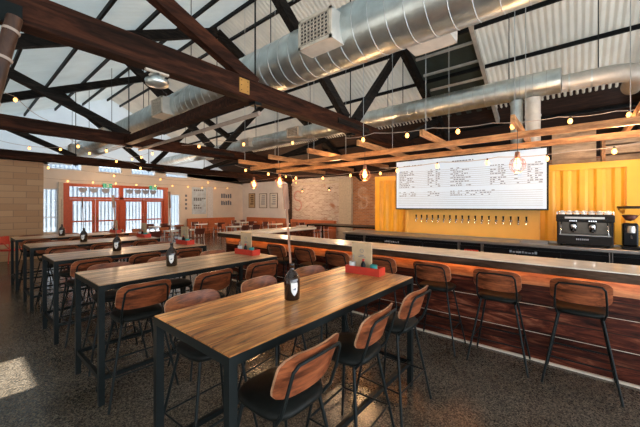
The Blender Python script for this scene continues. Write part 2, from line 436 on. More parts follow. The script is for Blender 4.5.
f.box(2.55, 2.6, YF+.05, YF+.12, .5, 2.55).box(3.07, 3.12, YF+.05, YF+.12, .5, 2.55).box(2.6, 3.07, YF+.05, YF+.12, 2.5, 2.55).box(2.6, 3.07, YF+.05, YF+.12, .5, .55).box(2.6, 3.07, YF+.05, YF+.12, 1.2, 1.24)
wn = struct('window_5', f, 'white_frame'); MB().box(2.6, 3.07, YF+.08, YF+.09, .55, 2.5).build('pane', 'glass', wn)
# red-orange door set
f = MB(); y0, y1 = YF-.06, YF+.12
f.box(3.29, 3.52, y0, y1, 0, 2.82).box(7.88, 8.1, y0, y1, 0, 2.82).box(3.52, 7.88, y0, y1, 2.68, 2.82).box(3.52, 7.88, y0, y1, 2.08, 2.18).box(5.6, 5.78, y0, y1, 0, 2.68)
dr = struct('door_1', f, 'orange_frame')
MB().box(3.12, 3.29, y0-.02, y1, 0, 2.85).build('side_post', 'cream', dr)
for a, b in ((3.52, 5.6), (5.78, 7.88)):
    MB().box(a, b, YF+.02, YF+.03, 2.18, 2.68).build('transom_pane', 'glass', dr)
    mid = (a+b)/2
    for c, d in ((a, mid-.01), (mid+.01, b)):
        l = MB(); l.box(c, c+.13, YF, YF+.06, 0, 2.07).box(d-.13, d, YF, YF+.06, 0, 2.07).box(c+.13, d-.13, YF, YF+.06, 1.97, 2.07).box(c+.13, d-.13, YF, YF+.06, 0, .28).box(c+.13, d-.13, YF, YF+.06, .95, 1.02)
        lo = l.build('door_leaf', 'orange_frame', dr)
        MB().box(c+.13, d-.13, YF+.025, YF+.035, .28, 1.97).build('pane', 'glass', lo)
        MB().box((mid-.1 if c == a else mid+.07), (mid-.07 if c == a else mid+.1), YF-.05, YF-.02, .9, 1.3).build('door_handle', 'chrome', lo)
f = MB().box(8.15, 8.22, YF, YF+.1, 0, 2.45).box(8.78, 8.85, YF, YF+.1, 0, 2.45).box(8.22, 8.78, YF, YF+.1, 2.38, 2.45).box(8.22, 8.78, YF, YF+.1, 0, .2)
dr2 = struct('door_2', f, 'white_frame'); MB().box(8.22, 8.78, YF+.05, YF+.06, .2, 2.38).build('pane', 'glass', dr2)
# rounded letter shapes painted on the transom glass (seen from behind, unreadable)
lm = MB()
for i, x in enumerate((4.05, 4.5, 5.0, 6.1, 6.5, 6.9, 7.3)):
    pts = [(x-.17, 2.62), (x+.17, 2.62)]+[(x+.17*math.cos(a), 2.56-.17*math.sin(a)) for a in [k*PI/8 for k in range(9)]]
    lm.prism(pts, YF+.008, YF+.014, 'Y')
lm.build('painted_letter_shape', 'ink_light', dr)
# white slatted fence outside
fm = MB()
for k in range(110): fm.box(-6+k*.2, -6+k*.2+.12, 23, 23.04, 0, 4.2)
fm.box(-6, 16, 23.3, 23.34, 0, 4.2).box(-6, 16, 23.04, 23.1, .4, .5).box(-6, 16, 23.04, 23.1, 1.8, 1.9)
fm.build('slat_fence', 'fence', label='white vertical slat fence seen outside through the red doors', cat='fence')
# block partition
struct('wall_partition', MB().box(XL, 1.92, 13.62, 13.85, 0, 3.18), 'block')

# exit signs over the doors
def exit_sign(x, label):
    t = thing('exit_sign', label, 'sign', (x, YF-.1, 2.66))
    MB().box(-.20, .20, -.03, .035, 0, .22, .01).build('case', 'green_sign', t)
    MB().box(-.05, .05, -.034, -.03, .03, .19).build('white_doorway', 'white', t)
    m = MB().lathe([(0, -.012), (.014, 0), (0, .012)], (0.0, -.04, .165), 8)
    m.bar((0, -.04, .145), (-.015, -.04, .10), .01, .02).bar((-.015, -.04, .10), (.03, -.04, .055), .01, .014).bar((-.015, -.04, .10), (-.04, -.04, .05), .01, .014).bar((0, -.04, .14), (.035, -.04, .115), .01, .01).bar((0, -.04, .14), (-.035, -.04, .12), .01, .01)
    m.build('running_figure', 'green_sign', t)
    m = MB().bar((.09, -.034, .11), (.16, -.034, .11), .008, .02); m.prism([(.15, .07), (.185, .11), (.15, .15)], -.038, -.031, 'Y'); m.build('arrow', 'white', t)
exit_sign(5.05, 'green and white exit sign over the left pair of red doors')
exit_sign(7.25, 'green and white exit sign over the right pair of red doors')

# ------------------------------------------------------------------ roof trusses
def truss(Y, label):
    t = thing('roof_truss', label, 'roof truss', (0, Y, 0))
    xl, xr = XL+.02, XR-.02
    MB().box(xl, xr, -.085, .085, 3.20, 3.48, .008).build('bottom_chord', 'old_beam', t)
    for a, b in ((xl, RX), (RX, xr)):
        m = MB(); m.bar((a, 0, R(a)+.12), (b, 0, R(b)+.12), .16, .24); m.build('rafter', 'rafter', t)
    for (x0, z0, x1, z1, mt) in ((2.75, 3.46, .1, R(.1)+.05, 'old_beam'), (5.0, 3.48, 2.35, R(2.35), 'rafter'), (5.3, 3.48, 7.45, R(7.45), 'rafter'), (7.6, 3.46, 10.2, R(10.2)+.05, 'rafter')):
        m = MB(); m.bar((x0, 0, z0), (x1, 0, z1), .12, .17); m.build('web', mt if Y < 5 else 'rafter', t)
    for x in (.1, 2.75, 5.15, 7.6, 10.2):
        MB().tube([(x, 0, 3.1), (x, 0, R(x))], .012, 6).build('tie_rod', 'steel', t)
        MB().box(x-.06, x+.06, -.07, .07, 3.16, 3.2).build('washer_plate', 'steel', t)
    if Y == 3.5:
        MB().box(2.42, 2.58, -.093, -.085, 3.25, 3.44).build('gusset_plate', 'gold_plate', t)
        m = MB()
        for dx in (.03, .13):
            for dz in (.03, .095, .16): m.lathe([(0, -.006), (.009, 0), (0, .006)], (2.42+dx, -.096, 3.25+dz), 6)
        m.build('bolts', 'steel', t)
    m = MB(); m.bar((4.6, -.1, 3.34), (5.7, -.1, 3.34), .02, .1); m.build('splice_plate', 'rafter', t)
truss(-1.35, 'roof truss of dark timber at the right edge above the container')
truss(3.5, 'nearest roof truss, its brown timber chord crossing the whole upper left')
truss(8.4, 'second dark timber roof truss, halfway down the hall')
truss(13.5, 'farthest dark timber roof truss, above the block partition')
def tie(x, label, y0, y1, mat, wd, z0, z1):
    MB().box(x, x+wd, y0, y1, z0, z1).build('tie_beam', mat, label=label, cat='beam')
tie(2.62, 'dark brown tie beam running under the duct between two trusses', 3.59, 8.31, 'old_beam', .16, 3.22, 3.4)
o = MB(); o.tube([(2.95, 3.65, 3.13), (2.95, 8.3, 3.13)], .035, 8); o.build('pipe', 'wire_pale', label='pale conduit pipe running beneath the brown tie beam', cat='pipe')
# floodlight at beam
t = thing('floodlight', 'small grey floodlight clamped beneath the nearest big beam', 'light fitting', (1.42, 3.5, 3.10))
MB().lathe([(.03, -.07), (.11, -.05), (.12, .0), (.05, .05), (.03, .08)], (0, 0, 0), 14).build('lamp_head', 'galv', t)
MB().box(-.12, .12, -.02, .02, .08, .1).build('bracket', 'cream', t)
# brown pole top-left
t = thing('timber_pole', 'slanting round brown pole with pale bands in the upper left corner', 'pole', (.30, 3.3, 3.18))
MB().tube([(0, 0, 0), (-.06, 0, -.3), (-.14, 0, -.75)], .048, 12).build('pole', 'pipe_brown', t)
for k in (.15, .45, .9):
    z = -.75*k; x = -.14*k
    MB().tube([(x+.004, 0, z+.01), (x-.002, 0, z-.01)], .054, 12).build('band', 'wire_pale', t)
MB().box(-.15, .05, .07, .11, -.02, .14).build('bracket', 'steel', t)

# ------------------------------------------------------------------ ducts
def duct(name, label, x, z, r, y0, y1, pitch, mat='galv'):
    t = thing(name, label, 'duct', (x, 0, z))
    prof = []
    y = y0; m = MB(); n = 28
    st = []
    while y < y1:
        st += [(y, r)]; y += pitch
    st += [(y1, r)]
    vs = []; fs = []
    for (yy, rr) in st:
        for j in range(n): vs.append((rr*math.cos(2*PI*j/n), yy, rr*math.sin(2*PI*j/n)))
    for i in range(len(st)-1):
        for j in range(n): fs.append((i*n+j, (i+1)*n+j, (i+1)*n+(j+1) % n, i*n+(j+1) % n))
    m.add(vs, fs, True)
    m.add([vs[j] for j in range(n)], [tuple(range(n))]); m.add(vs[-n:], [tuple(range(n-1, -1, -1))])
    pp = m.build('spiral_pipe', mat, t)
    m = MB()
    for (yy, rr) in st: m.tube([(rr*math.cos(2*PI*j/n), yy, rr*math.sin(2*PI*j/n)) for j in range(n)], .006, 5, closed=True)
    m.build('seam_rings', 'rod', pp)
    y = y0+.8
    while y < y1:
        m = MB()
        m.tube([(0, y, r+.01), (0, y, R(x)-z+.2)], .008, 6)
        m.build('hanger', 'steel', t); y += 2.6
    return t
d1 = duct('air_duct', 'large spiral galvanised duct crossing the roof space at top centre', 3.3, 3.93, .355, -2.2, 17.5, .21)
def vent(t, y, r, side=-1, wy=.52, hz=.36, dp=.30, zc=-.06):
    xa, xb = (side*(r+dp-.1), side*(r-.12)); xa, xb = min(xa, xb), max(xa, xb)
    m = MB().box(xa, xb, y-wy/2, y+wy/2, zc-hz/2, zc+hz/2)
    v = m.build('vent_box', 'galv_pale', t)
    xf = xa if side < 0 else xb
    e = .012*side
    f = MB(); q = .035
    lo, hi = min(xf, xf+e*2), max(xf, xf+e*2)
    f.box(lo, hi, y-wy/2, y+wy/2, zc+hz/2-q, zc+hz/2).box(lo, hi, y-wy/2, y+wy/2, zc-hz/2, zc-hz/2+q)
    f.box(lo, hi, y-wy/2, y-wy/2+q, zc-hz/2, zc+hz/2).box(lo, hi, y+wy/2-q, y+wy/2, zc-hz/2, zc+hz/2)
    k = zc-hz/2+q+.015
    while k < zc+hz/2-q: f.box(lo, hi, y-wy/2+q, y+wy/2-q, k, k+.008); k += .045
    k = y-wy/2+q+.015
    while k < y+wy/2-q: f.box(lo, hi, k, k+.007, zc-hz/2+q, zc+hz/2-q); k += .055
    f.build('grille_frame', 'cream', v)
    lo, hi = min(xf, xf+e*.6), max(xf, xf+e*.6)
    MB().box(lo, hi, y-wy/2+q, y+wy/2-q, zc-hz/2+q, zc+hz/2-q).build('grille_void', 'grille', v)
for y in (2.42, 6.9, 10.9, 14.6): vent(d1, y, .355, dp=.24)
vent(d1, 1.35, .355, 1)
d2 = duct('air_duct', 'slimmer galvanised duct running above the bar and menu board', 6.95, 3.98, .22, .2, 17.5, .2)
for y in (6.6, 9.0, 12): vent(d2, y, .22, -1, .5, .3, .22, 0)
# drop pipes
t = thing('drop_duct', 'shiny vertical galvanised duct dropping behind the cage lamp', 'duct', (6.95, .87, 2.5))
m = MB(); m.tube([(0, 0, 0), (0, 0, 1.25)], .105, 18); m.build('pipe', 'galv', t)
for z in (.3, .8, 1.2): MB().tube([(0, 0, z), (0, 0, z+.03)], .115, 18).build('joint_band', 'galv', t)
t = thing('drop_duct', 'paler vertical duct beside the shiny one, behind the menu board', 'duct', (6.95, .62, 2.5))
m = MB(); m.tube([(0, 0, 0), (0, 0, 1.25)], .125, 18); m.build('pipe', 'galv_pale', t)
for z in (.35, .9): MB().tube([(0, 0, z), (0, 0, z+.03)], .135, 18).build('joint_band', 'galv_pale', t)
t = thing('air_duct', 'pale round duct ending in a bend at the right of the roof', 'duct', (7.15, 0, 3.97))
m = MB(); pts = [(0, .19, 0), (0, -.4, 0)]+[(.4-.4*math.cos(a), -.4-.4*math.sin(a), 0) for a in [PI/2*k/8 for k in range(1, 9)]]+[(1.0, -.8, 0)]
m.tube(pts, .15, 20); m.build('pipe', 'galv_pale', t)
for y in (.1, -.2): MB().tube([(0, y, 0), (0, y-.025, 0)], .158, 20).build('joint_band', 'galv', t)
MB().tube([(0, -.3, .15), (0, -.3, R(7.15)-3.97+.2)], .008, 6).build('hanger', 'steel', t)

# ------------------------------------------------------------------ container with tap wall
cont = thing('container', 'yellow corrugated steel container forming the back wall of the bar', 'container', (6.9, 0, 0))
YA, YZ = -3.2, 3.78
def corrwall(y0, y1, z0, z1, per=.22, dp=.03):
    m = MB(); pr = []; y = y0
    while y < y1-.001:
        for a, b in ((0, 0), (.32, 0), (.5, dp), (.82, dp)):
            yy = y+a*per
            if yy <= y1: pr.append((yy, b))
        y += per
    pr.append((y1, 0))
    vs = [(b, y, z) for z in (z0, z1) for (y, b) in pr]; n = len(pr)
    return m.add(vs, [(i+1, i, n+i, n+i+1) for i in range(n-1)])
corrwall(YA, YZ, .12, 2.36).build('front_wall', 'yellow', cont)
MB().box(-.03, .06, YA, YZ, 2.36, 2.47).box(-.03, .06, YA, YZ, 0, .12).box(-.04, .06, YZ, YZ+.13, 0, 2.47).box(-.04, .02, -.80, -.62, .12, 2.36).box(-.04, .02, 3.0, 3.1, .12, 2.36).build('frame_rails', 'yellow', cont)
MB().box(.05, 2.3, YA, YZ+.1, 2.38, 2.44).box(.06, 2.3, YZ+.02, YZ+.1, 0, 2.4).box(2.25, 2.35, YA, YZ+.1, 0, 2.4).build('body', 'yellow', cont)
m = MB().box(-.06, -.03, .55, 3.02, 1.1, 1.64); m.build('tap_panel', 'yellow_pale', cont)
m = MB().box(-.10, -.03, .50, .55, 1.1, 1.68).box(-.10, -.03, 3.02, 3.07, 1.1, 1.68).box(-.10, -.03, .50, 3.07, 1.64, 1.69)
m.build('tap_panel_frame', 'yellow_pale', cont)
t0 = None
for i in range(18):
    y = 2.80-i*(2.80-.70)/17
    lb = 'chrome beer tap with dark handle in the row on the yellow panel'
    if t0 is None:
        t0 = thing('beer_tap', lb, 'beer tap', (6.838, y, 1.45), 0, 'beer taps on the yellow panel')
        MB().tube([(0, 0, 0), (-.05, 0, .0), (-.07, 0, -.012), (-.078, 0, -.07)], .014, 8).lathe([(0, -.02), (.03, -.012), (.03, .012), (0, .02)], (-.035, 0, 0), 12).build('spout', 'chrome', t0)
        MB().tube([(-.045, 0, .0), (-.05, 0, .03), (-.055, 0, .09)], [.009, .012, .019], 8).build('tap_handle', 'black_gloss', t0)
    else:
        dup(t0, (6.838, y, 1.45), 0, lb, 'beer taps on the yellow panel')
# items on the container roof
t = thing('plywood_box', 'large plywood box standing on the yellow container roof', 'box', (7.3, .05, 2.47))
MB().box(0, .6, -.33, .30, 0, .72, .005).build('body', 'ply_box', t)
for z in (0, .67): MB().box(-.012, 0, -.33, .30, z, z+.05).build('cleat', 'ply_box', t)
t = thing('timber_crate', 'slatted timber crate on the container roof right of the plywood box', 'crate', (7.3, -.62, 2.47))
for z in (0, .17, .34): MB().box(0, .4, -.27, .27, z, z+.14).build('slat_row', 'ply_box', t)
for y in (-.27, .22): MB().box(-.02, 0, y, y+.05, 0, .48).build('corner_post', 'pine', t)
# menu board
t = thing('menu_board', 'large white menu board hanging over the beer taps', 'menu board', (6.6, 0, 0))
MB().box(-.03, .05, .36, 3.20, 1.66, 2.76, .006).build('case', 'black_matt', t)
MB().box(-.045, -.03, .385, 3.175, 1.685, 2.74).build('face', 'menu', t)
tx = MB(); rl = MB()
def words(yl, yr, z, h=.015, dens=.8):          # from left (large y) to right
    y = yl
    while y > yr:
        l = random.uniform(.02, .055)
        if random.random() < dens: tx.box(-.047, -.045, y-l, y, z, z+h)
        y -= l+random.uniform(.008, .02)
cols = [(3.10, 2.60), (2.42, 1.72), (1.66, 1.44), (1.34, .98), (.84, .50)]
z = 2.62; words(3.0, 2.6, z, .02); words(1.95, 1.55, z+.02, .02)
for r_ in range(20):
    z = 2.50-r_*.039
    if r_ in (10, 11): continue
    rl.box(-.0465, -.045, .44, 3.12, z-.013, z-.008)
    if r_ < 10:
        words(3.1, 2.8, z); words(2.45, 2.36, z); words(2.28, 2.20, z)
        words(1.98, 1.62 if r_ % 2 else 1.75, z); words(1.25, 1.17, z); words(1.12, 1.02, z)
        words(.86, .80, z); words(.66, .6, z); words(.55, .48, z)
    elif r_ < 15:
        words(3.1, 2.75, z, .014, .6); words(2.45, 2.2, z, .014, .6); words(1.98, 1.2, z, .014, .7)
tx.build('lettering', 'ink_menu', t); rl.build('ruled_lines', 'ink_light', t)
for y in (.7, 2.8): MB().tube([(0, y, 2.76), (0, y, 3.2)], .006, 6).build('hanger', 'steel', t)

# ------------------------------------------------------------------ back bar
t = thing('bar_worktop', 'stainless worktop along the foot of the yellow container', 'worktop', (0, 0, 0))
MB().box(6.16, 6.79, -3.1, 4.42, 1.05, 1.10, .005).build('top', 'inox', t)
MB().box(6.7, 6.78, -3.1, 4.42, 1.10, 1.12).build('upstand', 'inox', t)
units = [(4.4, 3.83), (3.83, 1.72), (1.72, 1.32), (1.32, -.4), (-.4, -2.2)]
ul = ['narrow black fridge unit at the left end of the back bar', 'long black fridge unit under the left beer taps', 'narrow black cabinet with red goods under the right taps',
      'long black fridge unit left of the espresso machine stand', 'black fridge unit with white lettering under the grinder']
for (a, b), lb in zip(units, ul):
    t = thing('bar_fridge', lb, 'fridge', (6.22, (a+b)/2, 0))
    hw = abs(a-b)/2-.008
    MB().box(.02, .58, -hw, hw, .05, 1.045).build('body', 'black_matt', t)
    nd = max(1, round(hw*2/.62))
    for k in range(nd):
        y0 = -hw+k*2*hw/nd+.01; y1 = -hw+(k+1)*2*hw/nd-.01
        dd = MB().box(-.005, .02, y0, y1, .14, .99, .004).build('door', 'black_gloss', t)
        MB().box(-.03, -.012, y0+.04, y0+.055, .5, .9).build('door_handle', 'inox', dd)
    for y in (-hw, hw-.014): MB().box(-.012, .02, y, y+.014, .05, 1.045).build('edge_strip', 'inox', t)
    if lb.startswith('black fridge') or hw > .7:
        m = MB(); y = hw*.5
        for q in range(9):
            l = random.uniform(.02, .04); m.box(-.008, -.005, y-l, y, .93, .93+random.uniform(.02, .045)); y -= l+.012
        m.build('faint_lettering', 'white' if lb.startswith('black') else 'ink_light', t)
    if 'red goods' in lb:
        for k in range(5): MB().box(-.03, -.006, -.14+k*.05, -.10+k*.05, .84, .92).build('red_packet', 'red', t)

# espresso machine
t = thing('espresso_machine', 'black two-group espresso machine with cups on its top', 'coffee machine', (6.28, -.10, 1.1005))
W = .335
MB().box(0, .45, -W, W, .025, .17, .012).build('drip_base', 'black_matt', t)
MB().box(.20, .45, -W+.02, W-.02, .17, .38).build('back_body', 'dark_inox', t)
MB().box(-.02, .45, -W-.01, W+.01, .38, .50, .014).build('top_body', 'black_matt', t)
MB().box(.02, .42, -W, -W+.025, .15, .40).box(.02, .42, W-.025, W, .15, .40).build('side_panels', 'black_gloss', t)
MB().box(-.03, -.018, -W*.7, W*.7, .435, .465).build('steel_badge_strip', 'inox', t)
MB().box(-.005, .2, -W+.03, W-.03, .17, .182).build('drip_tray', 'inox', t)
m = MB()
for q in range(7): m.box(-.004, .0, .08-q*.022, .095-q*.022, .10, .125)
m.build('name_lettering', 'ink_light', t)
for y in (.13, -.10):
    g = MB().lathe([(.045, 0), (.05, .02), (.05, .07), (.035, .10)], (.10, y, .27), 14).build('group_head', 'chrome', t)
    MB().lathe([(.035, 0), (.04, .035)], (.10, y, .235), 14).tube([(.07, y, .25), (-.06, y, .235)], [.010, .014], 8).tube([(.10, y+.015, .235), (.10, y+.02, .215)], .007, 6).build('portafilter', 'black_gloss', g)
    for k in range(4):
        MB().lathe([(.009, 0), (.009, .006)], (0, 0, 0), 8).build('button', 'chrome', g).matrix_local = Matrix.Translation((-.022, y+.04-k*.025, .40)) @ Matrix.Rotation(-PI/2, 4, 'Y')
for y in (W-.06, -W+.07):
    MB().tube([(.06, y, .38), (.0, y*1.02, .33), (-.02, y*1.04, .22), (-.03, y*1.05, .19)], .006, 8).build('steam_wand', 'chrome', t)
    MB().lathe([(.02, -.012), (.02, .012)], (0, 0, 0), 10).build('steam_knob', 'black_gloss', t).matrix_local = Matrix.Translation((-.03, y, .42)) @ Matrix.Rotation(PI/2, 4, 'Y')
m = MB()
for y in (-W, -W*.0, W): m.tube([(.02, y, .5), (.02, y, .54)], .005, 6)
m.tube([(.02, -W, .54), (.02, W, .54)], .005, 6); m.tube([(.43, -W, .5), (.43, -W, .54), (.43, W, .54), (.43, W, .5)], .005, 6)
m.build('cup_rail', 'chrome', t)
for x in (.05, .38):
    for y in (-.28, .28): MB().lathe([(.018, 0), (.014, .05)], (x, y, 0), 10).build('foot', 'black_matt', t)
cup0 = None
for i in range(7):
    loc = (6.36, -.10-.27+i*.09, 1.602)
    if cup0 is None:
        cup0 = thing('coffee_cup', 'upturned pale cup in the row on top of the espresso machine', 'cup', loc, 0, 'cups on the espresso machine')
        MB().lathe([(.038, 0), (.034, .03), (.022, .055), (.02, .06)], n=14).build('bowl', 'white', cup0)
        MB().tube([(0, -.034, .02), (0, -.052, .025), (0, -.05, .045), (0, -.028, .045)], .004, 6).build('cup_handle', 'white', cup0)
    else: dup(cup0, loc, 0, cup0['label'], cup0['group'])
# grinder
t = thing('coffee_grinder', 'black coffee grinder with clear funnel hopper at the right edge', 'coffee grinder', (6.42, -.62, 1.1005))
MB().box(-.10, .12, -.10, .10, 0, .04, .01).build('base', 'black_gloss', t)
MB().box(-.03, .12, -.085, .085, .04, .38, .02).build('body', 'black_gloss', t)
MB().lathe([(.05, 0), (.055, .05), (.045, .10)], (-.05, 0, .24), 14).build('dosing_chamber', 'inox', t)
MB().tube([(-.06, 0, .2), (-.15, 0, .17)], .01, 8).build('fork', 'inox', t)
MB().lathe([(.04, .38), (.05, .42), (.13, .56), (.135, .60), (.14, .60), (.14, .615), (.0, .62)], (.03, 0, 0), 18).build('hopper', 'glass', t)
MB().lathe([(.142, .605), (.145, .61), (.145, .63), (.0, .635)], (.03, 0, 0), 18).build('hopper_lid', 'black_gloss', t)
MB().lathe([(0.0, .41), (.045, .425), (.09, .5), (0, .51)], (.03, 0, 0), 14).build('coffee_beans', 'seat_dark', t)
# small steel tray and tap
t = thing('steel_tray', 'shallow steel tray on the worktop left of the espresso machine', 'tray', (6.45, .55, 1.1005))
m = MB().box(-.13, .13, -.2, .2, 0, .012).box(-.13, -.12, -.2, .2, .012, .035).box(.12, .13, -.2, .2, .012, .035).box(-.12, .12, -.2, -.19, .012, .035).box(-.12, .12, .19, .2, .012, .035); m.build('pan', 'inox', t)

# ------------------------------------------------------------------ front bar
t = thing('bar_counter', 'long bar counter clad in rough dark red boards with a cream top', 'bar counter')
MB().box(4.0, 4.60, -3.2, 6.5, 1.012, 1.10, .004).build('counter_slab', 'bar_edge', t)
MB().box(4.0, 4.60, -3.2, 6.5, 1.1005, 1.112, .003).build('countertop', 'bar_top', t)
MB().box(4.2, 4.24, -3.2, 6.45, .0, .84).build('front_boards', 'bar_boards', t)
MB().box(4.19, 4.24, -3.2, 6.45, .845, 1.01).build('fascia', 'fascia', t)
MB().box(4.24, 4.55, -3.2, 6.45, .02, 1.01).build('carcass', 'bar_edge', t)
m = MB()
for z in (.155*2+.002, .155*4+.002): m.box(4.193, 4.2, -3.2, 6.45, z-.0022, z+.0022)
m.build('pale_board_edge', 'cream', t)
MB().box(4.17, 4.2, -3.2, 6.45, 0, .02).build('kick_strip', 'cream', t)
MB().box(4.12, 4.14, -3.2, 6.45, 1.0, 1.012).build('light_strip', 'led', t)
# return leg across the far end
t = thing('bar_counter', 'short return counter closing the far end of the bar', 'bar counter')
MB().box(4.62, 6.9, 5.9, 6.5, 1.05, 1.112, .004).build('countertop', 'bar_top', t)
MB().box(4.62, 6.85, 6.0, 6.42, 0, 1.05).build('carcass', 'bar_boards', t)

# ------------------------------------------------------------------ pergola of battens above the bar
t = thing('batten_canopy', 'hanging canopy of orange pine battens above the bar', 'canopy')
YX = [-.6, .65, 1.9, 3.1, 4.35, 5.6, 6.8]
for y in YX: MB().box(4.8, (6.75 if y == .65 else 7.15) if y < 3.5 else 8.4, y-.025, y+.025, 2.86, 2.96).build('cross_batten', 'pine', t)
for x in (5.5, 6.5): MB().box(x-.02, x+.02, -2.4, 7.2, 2.76, 2.86).build('long_batten', 'pine_y', t)
for x in (5.0, 6.2):
    for y in YX: MB().tube([(x, y, 2.96), (x, y, R(x)+.2)], .0055, 6).build('hanger', 'rod', t)

# cage lamps
cl0 = None
for x, y, zc, lb in ((5.25, .65, 2.34, 'caged pendant lamp hanging in front of the menu board'), (5.05, 3.1, 2.34, 'caged pendant lamp left of the menu board by the brick wall'),
                     (5.15, 5.6, 2.34, 'caged pendant lamp over the far half of the bar'), (5.3, 6.8, 2.34, 'farthest caged pendant lamp over the end of the bar')):
    if cl0 is None:
        cl0 = thing('cage_lamp', lb, 'pendant lamp', (x, y, zc), 0, 'caged pendant lamps')
        m = MB()
        for k in range(8):
            a = 2*PI*k/8; c, s_ = math.cos(a), math.sin(a)
            m.tube([(.035*c, .035*s_, .10), (.085*c, .085*s_, .06), (.105*c, .105*s_, 0), (.09*c, .09*s_, -.07), (.04*c, .04*s_, -.115)], .003, 5)
        for r_, z in ((.085, .06), (.105, 0), (.04, -.115)): m.tube([(r_*math.cos(2*PI*k/20), r_*math.sin(2*PI*k/20), z) for k in range(20)], .0035, 5, closed=True)
        m.build('cage', 'cage', cl0)
        MB().lathe([(.0, .19), (.03, .18), (.038, .10), (.03, .09)], n=14).build('socket', 'cage', cl0)
        MB().lathe([(.0, -.07), (.03, -.055), (.045, -.01), (.03, .05), (.018, .09)], n=14).build('bulb', 'bulb_big', cl0)
        MB().tube([(0, 0, .19), (0, 0, .519)], .004, 6).build('cord', 'wire', cl0)
        first = cl0
    else: dup(cl0, (x, y, zc), 0, lb, 'caged pendant lamps')
    l = bpy.data.lights.new('cage_lamp_light', 'POINT'); l.energy = 30; l.color = (1, .56, .25); l.shadow_soft_size = .06
    lo = bpy.data.objects.new('cage_lamp_light', l); COL.objects.link(lo); lo.location = (x, y, zc-.16)

# festoon strings
def festoon(label, pts, nb, sag=.12, seg=4):
    t = thing('festoon_lights', label, 'string lights')
    P = [Vector(p) for p in pts]; path = []
    for a, b in zip(P[:-1], P[1:]):
        for k in range(8):
            u = k/8; p = a.lerp(b, u); p.z -= sag*4*u*(1-u); path.append(p)
    path.append(P[-1])
    MB().tube(path, .006, 5).build('cable', 'wire_pale', t)
    L_ = [0]
    for a, b in zip(path[:-1], path[1:]): L_.append(L_[-1]+(b-a).length)
    for i in range(nb):
        s_ = (i+.5)/nb*L_[-1]
        j = max(k for k in range(len(L_)-1) if L_[k] <= s_)
        p = path[j].lerp(path[j+1], (s_-L_[j])/(L_[j+1]-L_[j]))
        b = MB().lathe([(.0, -.11), (.022, -.10), (.034, -.07), (.026, -.04), (.013, -.025)], p, 10).build('bulb', 'bulb', t)
        MB().lathe([(.013, -.03), (.014, 0), (.008, .012)], p, 8).build('socket', 'wire', b)
    return t
def at(px, py, d):
    r = (px-320)/306*d
    return (.767*d+.641*r, .641*d-.767*r, H-(py-206)/306*d)
festoon('festoon string climbing over the left part of the second truss', [(-1.2, 8.0, 4.5), at(16, 97, 6.4), at(47, 120, 6.8), at(86, 148, 8.3), at(123, 145, 8.3)], 6, .06)
festoon('festoon string along the third truss at left', [at(-20, 134, 9), at(28, 146, 9.4), at(75, 146, 9.8), at(132, 163, 11), at(152, 168, 11.5)], 6, .05)
festoon('festoon string strung across the far wall above the red doors', [(2.0, 18.49, 3.05), (5, 18.25, 2.98), (8.5, 18.25, 3.0), (12.6, 18.49, 3.05)], 11, .05)
festoon('festoon string between trusses at left centre', [at(128, 158, 12), at(168, 144, 8.6), at(216, 140, 8), at(265, 138, 8), at(317, 137, 8.0)], 7, .08)
festoon('festoon string crossing above the menu board and container', [at(345, 138, 6), at(374, 133, 5.6), at(432, 128, 5.2), at(493, 123, 5.0), at(558, 117, 4.8), at(616, 111, 4.7), at(660, 104, 4.6)], 6, .03)
festoon('festoon string sagging in front of the menu board', [at(380, 168, 6.6), at(441, 162, 5.7), at(498, 157, 5.2), at(572, 151, 4.7), at(650, 140, 4.4)], 5, .03)
festoon('festoon string over the far end of the bar', [at(235, 165, 9.5), at(270, 172, 9), at(307, 176, 9), at(357, 172, 8.4), at(396, 168, 8)], 6, .04)
festoon('festoon string deep in the hall under the farthest truss', [(1.0, 13.6, 3.19), at(160, 178, 15), at(200, 180, 15), at(245, 181, 15), at(290, 174, 13), (XR-.01, 13.0, 3.2)], 8, .08)

